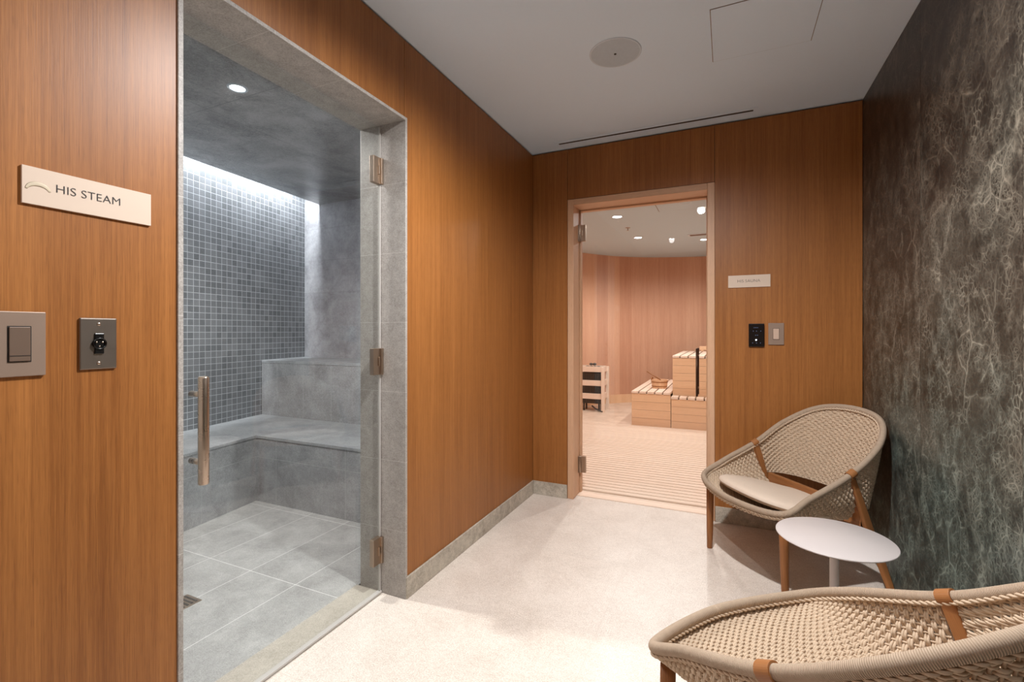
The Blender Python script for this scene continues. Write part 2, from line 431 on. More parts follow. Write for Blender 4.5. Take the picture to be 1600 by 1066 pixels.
struct(box('wall_steam_front', (-3.0, YN-.08, 0), (-TK, YN, 2.8), M['grey_wall']))
m = MB(); m.box((-TK, YN, 0), (-TK+.05, SY0-.014, 2.8)); m.box((-TK, SY1+.014, 0), (-TK+.05, YE, 2.8)); m.box((-TK, SY0-.014, HD+.014), (-TK+.05, SY1+.014, 2.8))
struct(m.build('wall_steam_right', M['grey_wall']))
# ceiling slab with slot along the mosaic wall
def gap(y): return .10+.12*(y-YN)/(YE-YN)
edge = [(mos_x(y)+.10+.105*max(0, (y+1.2)/1.4) , y) for y in ys]
pts = edge+[(-TK, YE), (-TK, YN)]
m = MB(); m.prism([(x, min(y, YE)) for x, y in pts], ZS, ZS+.05); struct(m.build('ceiling_steam', M['grey_ceil']))
struct(box('ceiling_steam_upper', (-3.0, YN, 2.8), (-TK+.05, YE+.08, 2.85), M['grey_ceil']))
# LED strip on the upper ceiling above the slot
m = MB()
P = [[(x-.02, y, 2.77), (x+.02, y, 2.77)] for x, y in edge[:-1]]
m.grid([[b, a] for a, b in P], smooth=False)
tag(m.build('led_strip', M['led']), 'cool white light strip hidden in the slot above the mosaic wall', 'light')

# sauna shell
SH = 2.55
cp = [(-1.32, .32), (-1.38, 1.6), (-1.32, 2.7), (-1.12, 3.6), (-.81, 4.24), (-.37, 4.84), (.22, 5.24), (1.05, 5.48), (2.0, 5.5), (2.9, 5.25), (3.3, 4.7)]
def cat(P, n=10):
    P = np.array(P, float); Q = np.vstack([2*P[0]-P[1], P, 2*P[-1]-P[-2]]); o = []
    for i in range(1, len(Q)-2):
        a, b, c, d = Q[i-1:i+3]
        for k in range(n):
            t = k/n; o.append(.5*((2*b)+(-a+c)*t+(2*a-5*b+4*c-d)*t*t+(-a+3*b-3*c+d)*t**3))
    o.append(P[-1]); return np.array(o)
cw = cat(cp)
def ribbon(path, z0, z1, off=0):
    m = MB(); T = np.gradient(path, axis=0); T /= np.linalg.norm(T, axis=1)[:, None]; Nn = np.stack([T[:, 1], -T[:, 0]], 1)
    q = path+Nn*off; L = np.concatenate([[0], np.cumsum(np.linalg.norm(np.diff(path, axis=0), axis=1))])
    b = path-Nn*.04
    P = [[(q[i][0], q[i][1], z0), (q[i][0], q[i][1], z1), (b[i][0], b[i][1], z1), (b[i][0], b[i][1], z0)] for i in range(len(path))]
    UV = [[(L[i], z0), (L[i], z1), (L[i], z1+.04), (L[i], z0)] for i in range(len(path))]
    m.grid(P, UV, smooth=False); return m
struct(ribbon(cw, 0, 2.7).build('wall_sauna_back', M['sauna_wood']))
struct(ribbon(cw[5:], 0, .15, .012).build('baseboard_sauna', M['sauna_board']))
struct(box('wall_sauna_right', (3.3, .2, 0), (3.36, 4.8, 2.7), M['sauna_wood']))
m = MB(); m.box((-.18, .191, 0), (SX0-.01, .21, 2.7)); m.box((-.20, .191, 0), (-.18, .33, 2.7)); m.box((-1.31, .31, 0), (-.20, .33, 2.7))
struct(m.build('wall_sauna_front', M['sauna_wood']))
struct(box('wall_sauna_front_right', (SX1+.01, .191, 0), (3.3, .21, 2.7), M['sauna_wood']))
struct(box('wall_sauna_header', (SX0-.01, .191, HD+.01), (SX1+.01, .21, 2.7), M['sauna_wood']))
poly = [(float(a), float(b)) for a, b in cw]+[(3.29, .19), (-.19, .19), (-.19, .33), (-1.30, .33)]
m = MB(); m.prism(poly, SH, SH+.05); struct(m.build('ceiling_sauna', M['sauna_ceiling']))
m = MB(); m.prism([(x, max(y, .2005)) for x, y in poly], -.1, -.0125)
struct(m.build('floor_sauna', M['threshold']))
far = [(x, y) for x, y in poly if y > 2.96]
m = MB(); m.prism([(far[0][0], 2.945)]+far+[(3.29, 4.7), (3.29, 2.945)], -.0115, .004)
struct(m.build('floor_sauna_far', M['sauna_stone']))

# sauna door frame (lining)
m = MB(); FR = .045
m.box((SX0, -.004, 0), (SX0+FR, .2, HD)); m.box((SX1-FR, -.004, 0), (SX1, .2, HD)); m.box((SX0+FR, -.004, HD-FR), (SX1-FR, .2, HD), swap=True)
m.box((SX0+FR, .155, 0), (SX0+FR+.012, .2, HD-FR)); m.box((SX1-FR-.012, .155, 0), (SX1-FR, .2, HD-FR)); m.box((SX0+FR, .155, HD-FR-.012), (SX1-FR, .2, HD-FR), swap=True)
struct(m.build('trim_3', M['frame_wood'], bevel=.003))
m = MB(); m.box((SX0+FR, .085, -.03), (SX1-FR, .2, .006), swap=True); struct(m.build('trim_4', M['slat'], bevel=.003))

# ------------------------------------------------------------------ glass doors
def hinge(par, glass_pt, axis, z, out):
    """plates clamped on the glass and a plate on the jamb"""
    x, y = glass_pt
    m = MB()
    if axis == 'y':      # glass in x = const plane, jamb at larger y
        m.box((x-.012, y-.062, z-.062), (x+.012, y-.006, z+.062))
        m.box((x-.004, y-.03, z-.02), (x+.018, y-.022, z+.02))
        m.box((x-.010, y-.006, z-.040), (x+.010, y-.0005, z+.040))
        m.box((x+.004, y-.016, z-.062), (x+.020, y-.001, z+.062))
    else:                # glass in y = const plane, jamb at smaller x
        m.box((x+.006, y-.012, z-.062), (x+.055, y+.012, z+.062))
        m.box((x+.0005, y-.03, z-.062), (x+.006, y+.012, z+.062))
        m.tube([(x+.012, y-.016, z-.062), (x+.012, y-.016, z+.062)], .009, 10)
        m.box((x+.022, y-.018, z-.02), (x+.030, y-.010, z+.02))
    return m.build('hinge', M['hinge'], par, bevel=.0015)

GX = -.14
d1 = struct(empty('door_1', (0, 0, 0)))
box('glass_panel', (GX-.005, SY0+.006, .012), (GX+.005, SY1-.012, HD-.012), M['glass_steam'], d1)
for z in (1.998, 1.10, .209): hinge(d1, (GX, SY1), 'y', z, 1)
box('door_seal', (GX-.004, SY1-.011, .012), (GX+.006, SY1-.0065, HD-.012), M['seal'], d1)
box('bottom_rail', (GX-.011, SY0+.004, .004), (GX+.011, SY1-.002, .012), M['seal'], d1)
hx, hyy = GX+.065, -2.452
m = MB(); m.tube([(hx, hyy, .780), (hx, hyy, .784), (hx, hyy, 1.101), (hx, hyy, 1.105)], [.013, .015, .015, .013], 24)
hd = m.build('door_handle', M['steel'], d1)
m = MB()
for z in (.845, 1.05): m.tube([(GX+.005, hyy, z), (hx, hyy, z)], .009, 16)
m.build('handle_standoff', M['steel'], hd)

GY = .14
d2 = struct(empty('door_2', (0, 0, 0)))
box('glass_panel', (SX0+FR+.004, GY-.005, .016), (SX1-FR-.004, GY+.005, HD-FR-.006), M['glass_sauna'], d2)
for z in (1.992, .228): hinge(d2, (SX0+FR, GY), 'x', z, 1)
for k, yy in enumerate((GY-.065, GY+.065)):
    xx = 1.172
    m = MB(); m.tube([(xx, yy, .80), (xx, yy, 1.125)], .0075 if k == 0 else .0075, 14)
    hh = m.build('door_handle', plain('handle_bronze', sr(74, 52, 38), .4, .7), d2)
    m = MB()
    for z in (.85, 1.075): m.tube([(xx, yy, z), (xx, GY, z)], .006, 10)
    m.build('handle_standoff', M['hinge'], hh)
box('door_seal', (SX1-FR-.004, GY-.006, .016), (SX1-FR-.0005, GY+.006, HD-FR-.006), M['seal'], d2)

# ================================================================== STEAM ROOM FURNITURE
def bx_(y, off): return mos_x(y)+off
# lower L bench (built in): outline in plan
fx = lambda y: -1.784-.152*(y+.996)
LB = [(fx(YN), YN+.002), (fx(-.996), -.996), (-TK-.002, -.996), (-TK-.002, YE-.002), (mos_x(YE)+.002, YE-.002)]+[(mos_x(y)+.002, y) for y in np.linspace(YE-.05, YN+.002, 12)]
t = empty('steam_bench'); tag(t, 'low L-shaped grey stone bench running below the mosaic wall and round the corner', 'bench')
def facing(pts, z0, z1, mat, name, par):
    m = MB(); L = 0
    for i in range(len(pts)-1):
        d = math.dist(pts[i], pts[i+1])
        m.quad([(*pts[i], z0), (*pts[i+1], z0), (*pts[i+1], z1), (*pts[i], z1)], [(L, z0), (L+d, z0), (L+d, z1), (L, z1)]); L += d
    return m.build(name, mat, par)
m = MB(); m.prism(LB, 0, .461); m.build('bench_front', M['grey_face'], t)
LT = [(fx(YN)+.004, YN+.002), (fx(-.996)+.004, -1.0), (-TK-.002, -1.0)]+LB[3:]
m = MB(); m.prism(LT, .461, .481); m.build('bench_top', M['grey_top'], t, bevel=.002)
t = empty('steam_bench_upper'); t.name = 'steam_bench'
tag(t, 'higher grey stone bench block against the end wall, above the low bench', 'bench')
UY = -.376
UB = [(mos_x(UY)+.002, UY), (-TK-.002, UY), (-TK-.002, YE-.002), (mos_x(YE)+.002, YE-.002)]
m = MB(); m.prism(UB, .4815, .955); m.build('bench_front', M['grey_face_up'], t)
m = MB(); m.prism([(mos_x(UY)+.002, UY-.003), (-TK-.002, UY-.003), (-TK-.002, YE-.002), (mos_x(YE)+.002, YE-.002)], .955, .978); m.build('bench_top', M['grey_top'], t, bevel=.002)
# floor drain
t = empty('floor_drain', (-.90, -2.03, .0)); tag(t, 'small square brown metal drain in the grey tiled floor', 'drain')
MB().box((-.055, -.055, 0), (.055, .055, .003)).build('drain_frame', M['hinge'], t, bevel=.001)
m = MB()
for i in range(5): m.box((-.045, -.042+i*.019, .003), (.045, -.034+i*.019, .0045))
m.build('drain_slot', M['iron'], t)

def downlight(name, loc, label, group, mat, r=.04, trim=None, n=32):
    t = empty(name, loc); tag(t, label, 'ceiling light', group)
    MB().lathe([(r+.014, 0), (r+.014, -.004), (r+.002, -.006), (r, 0)], n=n).build('lamp_trim', trim or M['white_plastic'], t)
    m = MB(); m.lathe([(r, -.002), (.0001, -.0025)], n=n); m.build('lamp_lens', mat, t)
    return t
for (x, y) in STEAM_LIGHTS:
    t = downlight('downlight', (x, y, ZS), 'round recessed light glowing in the dark stone ceiling of the steam room', None, M['lamp_steam'], .036)
    spot('lamp', (0, 0, -.03), STEAM_W, STEAM_C, t, 160, .6, .05)
labs = ['bright downlight in the sauna ceiling nearest the top left door hinge', 'bright sauna downlight farther in, just right of the one nearest the hinge',
        'small downlight high beside the access panel in the sauna ceiling', 'small downlight low at the right edge of the sauna ceiling']
for (x, y), lb in zip(SAUNA_LIGHTS, labs):
    t = downlight('downlight', (x, y, SH), lb, 'downlights in the sauna ceiling', M['lamp_sauna'], .05)
    spot('lamp', (0, 0, -.03), SAUNA_W, SAUNA_C, t, 165, .7, .035)
labs = ['recessed downlight in the lobby ceiling above the side table end of the room', 'recessed lobby downlight behind the camera beside the wood wall', 'recessed lobby downlight behind the camera beside the marble wall']
for (x, y), lb in zip(LOBBY_LIGHTS, labs):
    t = downlight('downlight', (x, y, 2.603), lb, 'downlights in the lobby ceiling', M['lamp_lobby'], .045)
    spot('lamp', (0, 0, -.03), LOBBY_W*(1 if y > -3 else .06), LOBBY_C, t, 168, .75, .035)

# ================================================================== LOBBY CEILING FITTINGS
Zc = 2.603
t = empty('ceiling_speaker', (.862, -1.055, Zc)); tag(t, 'round white ceiling speaker with a small dark centre dot', 'speaker')
MB().lathe([(.124, 0), (.124, -.003), (.120, -.005), (.117, -.004)], n=64).build('speaker_rim', M['white_plastic'], t)
MB().lathe([(.117, -.004), (.06, -.0055), (.0001, -.006)], n=64).build('speaker_grille', M['grille'], t)
MB().lathe([(.006, -.0055), (.006, -.008), (.0001, -.008)], n=16).build('centre_badge', M['iron'], t)
# access panel: outline seam + flat leaf
ax0, ax1, ay0, ay1 = 1.292, 1.717, -1.197, -.772
t = empty('access_panel', ((ax0+ax1)/2, (ay0+ay1)/2, Zc)); tag(t, 'square white access panel outlined by a thin seam in the lobby ceiling', 'access panel')
hw, hh_ = (ax1-ax0)/2, (ay1-ay0)/2
MB().box((-hw, -hh_, -.0012), (hw, hh_, 0)).build('panel_gap', M['plate_dark'], t)
MB().box((-hw+.003, -hh_+.003, -.0025), (hw-.003, hh_-.003, -.0012)).build('panel_leaf', M['ceiling'], t)
# linear slot diffuser near the back wall
t = empty('slot_diffuser', (.225, -.11, Zc)); tag(t, 'long narrow white slot air diffuser in the ceiling along the back wall', 'air vent')
MB().box((0, -.034, -.003), (1.305, .034, 0)).build('diffuser_frame', M['ceiling'], t, bevel=.001)
MB().box((.025, -.009, -.0042), (1.28, .009, -.003)).build('diffuser_slot', M['iron'], t)

# ================================================================== SIGNS AND SWITCHES
def text_mesh(name, s, size, mat, parent, loc, rot, extr=.0004, spacing=1.0, thin=0.0):
    cu = bpy.data.curves.new(name, 'FONT'); cu.body = s; cu.size = size; cu.extrude = extr; cu.align_x = 'CENTER'; cu.align_y = 'CENTER'
    cu.space_character = spacing; cu.offset = thin
    o = bpy.data.objects.new(name, cu); C.objects.link(o)
    dg = bpy.context.evaluated_depsgraph_get(); me = bpy.data.meshes.new_from_object(o.evaluated_get(dg))
    me.name = name; bpy.data.objects.remove(o); bpy.data.curves.remove(cu)
    me.materials.clear(); me.materials.append(mat)
    k = bpy.data.objects.new(name, me); C.objects.link(k); k.parent = parent; k.location = loc; k.rotation_euler = rot; return k
# local frame of left wall fittings: plane x=0, +y to the right in view
LW = (PI/2, 0, PI/2)
YA, YB, ZA, ZB = -2.882, -2.637, 1.5135, 1.594
t = empty('wall_sign', (0, (YA+YB)/2, (ZA+ZB)/2)); tag(t, 'cream sign plate reading HIS STEAM on the wood wall', 'sign')
w2, h2 = (YB-YA)/2, (ZB-ZA)/2
MB().box((.0005, -w2, -h2), (.006, w2, h2)).build('sign_plate', M['sign'], t, bevel=.0006)
text_mesh('sign_text', 'HIS STEAM', .026, M['ink'], t, (.0065, -.006, .003), LW, spacing=1.02, thin=-.0004)
m = MB(); arc = [(.0066, -w2+.026+.020*math.cos(a), -.012+.017*math.sin(a)) for a in np.linspace(.25, PI-.2, 16)]
m.tube(arc, [.002+.003*math.sin(i/15*PI) for i in range(16)], 6)
for i, v in enumerate(m.v): m.v[i] = (.0062+(v[0]-.0066)*.1, v[1], v[2])
m.build('sign_mark', M['sign_mark'], t)

def wall_switch_left(yc, zc, w, h, label):
    t = empty('light_switch', (0, yc, zc)); tag(t, label, 'light switch', None)
    MB().box((.0005, -w/2, -h/2), (.007, w/2, h/2)).build('switch_plate', M['plate'], t, bevel=.0015)
    MB().box((.007, -.0185, -.038), (.0078, .0185, .038)).build('paddle_surround', M['iron'], t)
    p = MB(); p.box((.0078, -.0165, -.036), (.0105, .0165, .036)); p.build('paddle', M['plate_dark'], t, bevel=.001)
    MB().box((.0105, -.0165, -.025), (.0112, .0165, -.024)).build('dimmer_groove', M['iron'], t)
    return t
wall_switch_left(-2.886, 1.214, .085, .137, 'bronze dimmer switch with dark paddle, cut by the left edge of the photo')
# steel plate with black key connector
yc, zc, w, h = -2.748, 1.212, .073, .121
t = empty('wall_plate', (0, yc, zc)); tag(t, 'brushed steel wall plate with a round black socket below the HIS STEAM sign', 'wall plate')
MB().box((.0005, -w/2, -h/2), (.006, w/2, h/2)).build('plate', M['steel_plate'], t, bevel=.003, seg=3)
m = MB(); m.lathe([(.0135, .006), (.0135, .012), (.0115, .013), (.0115, .008), (.0001, .008)], c=(0, 0, 0), n=32, ax=0)
sk = m.build('socket', M['black'], t)
m = MB(); m.box((.006, -.009, -.024), (.0095, .009, .024)); m.build('socket_frame', M['black'], sk, bevel=.001)
for k in range(3):
    a = 2*PI*k/3+.5
    MB().lathe([(.0022, .008), (.0022, .0105), (.0001, .0108)], c=(0, .007*math.cos(a), .007*math.sin(a)), n=10, ax=0).build('pin', M['steel'], sk)
for z in (-.046, .046):
    m = MB(); m.lathe([(.0042, .006), (.0036, .0072), (.0001, .0076)], c=(0, 0, z), n=20, ax=0); sw = m.build('screw', M['steel'], t)
    MB().box((.0074, -.003, z-.0005), (.0079, .003, z+.0005)).build('screw_slot', M['iron'], sw)

# back wall fittings, plane y=0, facing -y
BW = (PI/2, 0, 0)
t = empty('wall_sign', (1.485, 0, 1.562)); tag(t, 'small cream sign plate reading HIS SAUNA beside the sauna door', 'sign')
MB().box((-.12, -.006, -.039), (.12, -.0005, .039)).build('sign_plate', M['sign'], t, bevel=.0006)
text_mesh('sign_text', 'HIS SAUNA', .026, M['ink'], t, (-.002, -.0065, .001), BW, spacing=1.02, thin=-.0004)
t = empty('sauna_control', (1.527, 0, 1.218)); tag(t, 'black glass sauna control panel with a white dot, left of the light switch', 'control panel')
MB().box((-.044, -.014, -.073), (.044, -.0005, .073)).build('panel_body', M['black'], t, bevel=.003)
m = MB()
m.lathe([(.005, -.0145), (.0001, -.0149)], c=(-.002, 0, -.030), n=20, ax=1); m.build('power_dot', M['led_dot'], t)
m = MB()
for i in range(6): m.box((-.016+i*.0045, -.0148, .046), (-.0128+i*.0045, -.014, .049))
for x_, z_ in [(-.022, -.049), (0, -.049), (.022, -.049), (.024, .026), (0, .026), (-.018, .026), (-.004, .0), (.006, .0)]: m.box((x_-.0022, -.0148, z_-.0022), (x_+.0022, -.014, z_+.0022))
m.build('panel_glyphs', M['led_dim'], t)
t = empty('light_switch', (1.636, 0, 1.226)); tag(t, 'beige light switch with a paler paddle, right of the black control panel', 'light switch')
MB().box((-.043, -.007, -.068), (.043, -.0005, .068)).build('switch_plate', M['plate'], t, bevel=.0015)
MB().box((-.018, -.0078, -.036), (.018, -.007, .036)).build('paddle_surround', M['plate_dark'], t)
MB().box((-.0155, -.011, -.033), (.0155, -.0078, .033)).build('paddle', plain('paddle_pale', sr(200, 172, 152), .4), t, bevel=.001)

# ================================================================== CHAIRS
RC = [(0, .371, .408), (.288, .308, .412), (.317, .169, .483), (.318, -.048, .581), (.296, -.23, .703), (.187, -.358, .798), (0, -.392, .826)]
RC = np.array(RC+[(-x, y, z) for x, y, z in RC[1:-1]][::-1], float)
RC[0] = (0, .371, .398); NR = len(RC)
def rim(t):
    """closed catmull-rom rim; t in control-point units, array ok"""
    t = np.asarray(t, float); i = np.floor(t).astype(int); f = (t-i)[..., None]
    a, b, c, d = [RC[(i+k) % NR] for k in (-1, 0, 1, 2)]
    return .5*((2*b)+(-a+c)*f+(2*a-5*b+4*c-d)*f**2+(-a+3*b-3*c+d)*f**3)
S_ = RC[3]
def leg_y(z): return S_[1]-.222*(S_[2]-z)/.58
ZB_ = .405   # bottom of back panel
def seat_z(v, u=.5): return .385-.085*v
def seat_surf(U, V):
    """U across 0..1 (+x to -x), V 0 front .. 1 rear; arrays same shape"""
    R = rim(1+2*V); w_ = R[..., 0]
    D = np.maximum(R[..., 2]-seat_z(V), 0.0)
    # arc-length-ish reparametrisation between side walls and flat base
    side = D*.95; base = w_*2; tot = side*2+base
    s = U*tot
    n = 3.2
    # superellipse angle by table
    ph = np.linspace(0, PI, 121)
    cx = np.sign(np.cos(ph))*np.abs(np.cos(ph))**(2/n); cz = np.abs(np.sin(ph))**(2/n)
    X = np.empty_like(U); Z = np.empty_like(U); it = np.ndindex(U.shape[:1]) 
    for k in range(U.shape[0]):
        xs = w_[k, 0]*cx; zs = -D[k, 0]*cz
        l = np.concatenate([[0], np.cumsum(np.hypot(np.diff(xs), np.diff(zs)))]); l /= l[-1]
        X[k] = np.interp(U[k], l, xs); Z[k] = R[k, 0, 2]+np.interp(U[k], l, zs)
    # front rim follows the true curve
    tf = 1-2*U; F = rim(tf); fy = F[..., 1]-RC[1][1]; fz = F[..., 2]-RC[1][2]; fxx = F[..., 0]
    g = (1-V)**2
    X = X*(1-g)+(fxx*w_/RC[1][0])*g
    Y = R[..., 1]+fy*g
    Z = Z+fz*g
    legoff = leg_y(Z)-leg_y(R[..., 2])
    Y = Y+legoff*V**2
    # small droop of the cloth of rope in the middle
    return np.stack([X, Y, Z], -1)
def back_bottom(U):
    th = U*PI; y0 = leg_y(ZB_)
    return np.stack([.306*np.cos(th)*(1-.0*U), y0-.150*np.sin(th)**.9, np.full_like(U, ZB_)], -1)
_tu = np.linspace(0, 1, 400); _top = rim(3+6*_tu)
def back_surf(U, Z):
    B = back_bottom(U)
    tt = 3+6*U; T = rim(tt)
    f = np.clip((Z-ZB_)/(T[..., 2]-ZB_), 0, 1.0)
    # edge curves follow the leg line near the straps
    P = B+(T-B)*f[..., None]
    P[..., 2] = Z
    bulge = np.sin(f*PI)*.018*np.sin(U*PI)
    P[..., 1] -= bulge
    return P, (Z <= T[..., 2]+.002)
def surf_normals(P, Q):
    n = np.cross(P, Q); return n/np.maximum(np.linalg.norm(n, axis=-1, keepdims=True), 1e-9)

class Fast:
    def __init__(s): s.V = []; s.F = []; s.o = 0
    def tube(s, P, Nn, r, k=5):
        n = len(P)
        if n < 3: return
        T = np.gradient(P, axis=0); T /= np.maximum(np.linalg.norm(T, axis=1), 1e-9)[:, None]
        A = Nn-T*(Nn*T).sum(1)[:, None]; A /= np.maximum(np.linalg.norm(A, axis=1), 1e-9)[:, None]; B = np.cross(T, A)
        th = np.arange(k)/k*2*PI
        G = P[:, None]+r*(np.cos(th)[None, :, None]*A[:, None]+np.sin(th)[None, :, None]*B[:, None])
        s.V.append(G.reshape(-1, 3)); i = np.arange(n-1)[:, None]*k; j = np.arange(k)[None]; j2 = (j+1) % k
        F = np.stack([i+j, i+j2, i+k+j2, i+k+j], -1).reshape(-1, 4)+s.o
        s.F.append(F); s.o += n*k
    def build(s, name, mat, parent):
        V = np.concatenate(s.V).astype(np.float32); F = np.concatenate(s.F).astype(np.int32)
        me = bpy.data.meshes.new(name); me.vertices.add(len(V)); me.vertices.foreach_set('co', V.ravel())
        me.loops.add(F.size); me.loops.foreach_set('vertex_index', F.ravel())
        me.polygons.add(len(F)); me.polygons.foreach_set('loop_start', np.arange(0, F.size, 4, dtype=np.int32))
        me.polygons.foreach_set('use_smooth', np.ones(len(F), bool)); me.update(calc_edges=True); me.validate()
        me.materials.append(mat); o = bpy.data.objects.new(name, me); C.objects.link(o); o.parent = parent; return o

AMP, RR = .0040, .0037
def weave_seat(par):
    fm = Fast(); NW = 54; spw = 5
    u = np.linspace(0, 1, NW*spw+1); NRow = 42
    vs_ = (np.arange(NRow)+.5)/NRow
    for j, v in enumerate(vs_):
        for dv in (-.5, .5):
            vv = v+dv*.5/NRow
            U = u[None, :]; V = np.full_like(U, np.clip(vv, .004, .996)*.955)
            P = seat_surf(U, V)[0]; Pd = seat_surf(U, np.clip(V+.01, 0, 1.01))[0]
            Tn = np.gradient(P, axis=0); Nn = surf_normals(Tn, Pd-P)
            if Nn[len(u)//2, 2] < 0: Nn = -Nn
            off = AMP*np.sin(PI*(u*NW)+PI*j)
            jit = rng.normal(0, .0004, P.shape)
            fm.tube(P+Nn*off[:, None]+jit, Nn, RR)
    v = np.linspace(.004, .955, 40)[:, None]
    for i in range(NW):
        uu = (i+.5)/NW; P = seat_surf(np.full_like(v, uu), v)[:, 0]
        fm.tube(P, np.tile([0., .1, 1.], (len(P), 1)), .0030, 5)
    return fm.build('seat_weave', M['rope'], par)
def weave_back(par):
    fm = Fast(); NW = 56; spw = 5
    u = np.linspace(0.010, .990, NW*spw+1); j = 0; z = ZB_+.006
    while z < .822:
        for dz in (-.0031, .0031):
            zz = np.full_like(u, z+dz); P, ok = back_surf(u, zz); Pd, _ = back_surf(u, zz+.004)
            Tn = np.gradient(P, axis=0); Nn = surf_normals(Tn, Pd-P)
            off = AMP*np.sin(PI*(u*NW)+PI*j)
            P = P+Nn*off[:, None]+rng.normal(0, .0004, P.shape)
            idx = np.where(ok)[0]
            if len(idx) < 4: continue
            # a single run (the rim rises from the straps to the top)
            fm.tube(P[idx[0]:idx[-1]+1], Nn[idx[0]:idx[-1]+1], RR)
        z += .0122; j += 1
    for i in range(NW):
        uu = .004+.992*(i+.5)/NW; T = rim(np.array(3+6*uu)); zz = np.linspace(ZB_, T[2], 30)
        P, _ = back_surf(np.full_like(zz, uu), zz); fm.tube(P, np.tile([0.01, 1., .1], (len(P), 1)), .0030, 5)
    return fm.build('backrest_weave', M['rope'], par)

def make_chair(label):
    root = empty('woven_armchair'); tag(root, label, 'armchair', 'woven rope armchairs around the side table')
    tt = np.arange(0, NR, 1/20.); P = rim(tt)
    P[:, 2] += .0
    MB().tube(P, .0145, 16, closed=True).build('rim', M['rim'], root)
    # twisted braid running just under the rim
    m = MB(); tt = np.arange(0, NR, 1/60.); P = rim(tt); T = np.roll(P, -1, 0)-np.roll(P, 1, 0); T /= np.linalg.norm(T, axis=1)[:, None]
    cen = np.array([0, -.02, 0]); out = P-cen; out[:, 2] = 0; out /= np.linalg.norm(out, axis=1)[:, None]
    A = np.array([0, 0, -1.])-T*(-T[:, 2])[:, None]; A /= np.linalg.norm(A, axis=1)[:, None]; B = np.cross(T, A)
    Lc = np.concatenate([[0], np.cumsum(np.linalg.norm(np.diff(P, axis=0), axis=1))])
    L = Lc[-1]+.01; nt = round(L/.034)
    for k in range(2):
        a = Lc/L*nt*2*PI+k*PI
        Q = P+A*.0165+out*.002+(A*np.cos(a)[:, None]+B*np.sin(a)[:, None])*.0036
        m.tube(Q, .0038, 7, closed=True)
        Q = P+A*.011-out*.0125+(A*np.cos(a)[:, None]+B*np.sin(a)[:, None])*.003
        m.tube(Q, .0033, 7, closed=True)
    m.build('rim_braid', M['rope'], root)
    weave_seat(root); weave_back(root)
    # legs
    for sx in (1, -1):
        top = np.array([.275*sx, .275, .372]); ft = np.array([.285*sx, .272, 0])
        pts = [ft+(top-ft)*k for k in (0, .01, .3, .7, 1)]
        MB().tube(pts, [.0135, .0150, .0175, .0195, .0195], 20).build('leg', M['teak'], root)
    for sx in (1, -1):
        # rear leg : flat tapered blade, strap over the rim to the floor
        m = MB(); prof = []
        zs = [S_[2]-.006, S_[2]-.03, .45, .33, .2, .0]
        wd = [.017, .017, .018, .021, .019, .0125]; tk = [.009, .010, .011, .013, .016, .0125]
        rings = []
        for z, a, b in zip(zs, wd, tk):
            f = 1-z/S_[2]; x = sx*(S_[0]+.002-.006*min(f, .45)/.45+.014*max(0, f-.45)/.55); y = leg_y(z)
            if z > S_[2]-.04: x = sx*(S_[0]-.006)
            th = np.linspace(0, 2*PI, 20, endpoint=False); n = 4
            cx = np.sign(np.cos(th))*np.abs(np.cos(th))**(2/n); cy = np.sign(np.sin(th))*np.abs(np.sin(th))**(2/n)
            rings.append([(x+b*c_, y+a*s_, z) for c_, s_ in zip(cx, cy)])
        m.grid(rings, closed=True)
        m.f.append(tuple(range(20))[::1]); m.uv.append([(0, 0)]*20); m.sm.append(False)
        lo = len(m.v)-20; m.f.append(tuple(lo+i for i in range(20))[::-1]); m.uv.append([(0, 0)]*20); m.sm.append(False)
        for q, u_ in enumerate(m.uv): m.uv[q] = [(.01*(i % 2), 0) for i in range(len(u_))]
        lg = m.build('leg', M['teak'], root)
        # wooden clip wrapping over the rim
        T = rim(np.array(3.02))-rim(np.array(2.98)); T /= np.linalg.norm(T); T = T*np.array([sx, 1, 1]); Cc = S_*np.array([sx, 1, 1])
        A = np.cross(T, [0, 0, 1.]); A /= np.linalg.norm(A); B = np.cross(A, T)
        m = MB(); G_ = []
        for s_ in (-.0175, .0175):
            G_.append([tuple(Cc+T*s_+.0195*(A*math.cos(a)+B*math.sin(a))) for a in np.linspace(0, 2*PI, 28, endpoint=False)])
        G2 = [[tuple(Cc+T*s_+.0145*(A*math.cos(a)+B*math.sin(a))) for a in np.linspace(0, 2*PI, 28, endpoint=False)] for s_ in (.0175, -.0175)]
        m.grid(G_+G2+[G_[0]], closed=True, smooth=False)
        for q, u_ in enumerate(m.uv): m.uv[q] = [(.01*(i % 2), .02*(q % 28)/28) for i in range(len(u_))]
        m.build('clip', M['teak'], lg, bevel=.0008)
    # cross rail behind the seat and under-seat rails
    zr = .358; yr = leg_y(zr)
    m = MB(); xs = np.linspace(-.298, .298, 15); G_ = []
    for x in xs:
        cy = yr-.006*math.cos(x/.3*PI/2)
        G_.append([(x, cy-.011, zr-.042), (x, cy+.011, zr-.042), (x, cy+.011, zr+.048), (x, cy-.011, zr+.048)])
    m.grid(G_, [[(k*.025, x) for k in range(5)] for x in xs], closed=True, smooth=False)
    m.build('cross_rail', M['teak'], root, bevel=.003)
    return root

def copy_tree(o, parent=None):
    c = o.copy(); C.objects.link(c); c.parent = parent
    for ch in list(o.children): copy_tree(ch, c)
    return c
ch1 = make_chair('woven rope armchair with a beige cushion, in the corner between wood and marble walls')
ch2 = copy_tree(ch1)
ch2['label'] = 'bare woven rope armchair without cushion in the near right foreground'
ch1.location = (1.655, -.498, 0); ch1.rotation_euler = (0, 0, 2.196)
ch2.location = (1.608, -2.049, 0); ch2.rotation_euler = (0, 0, .841)

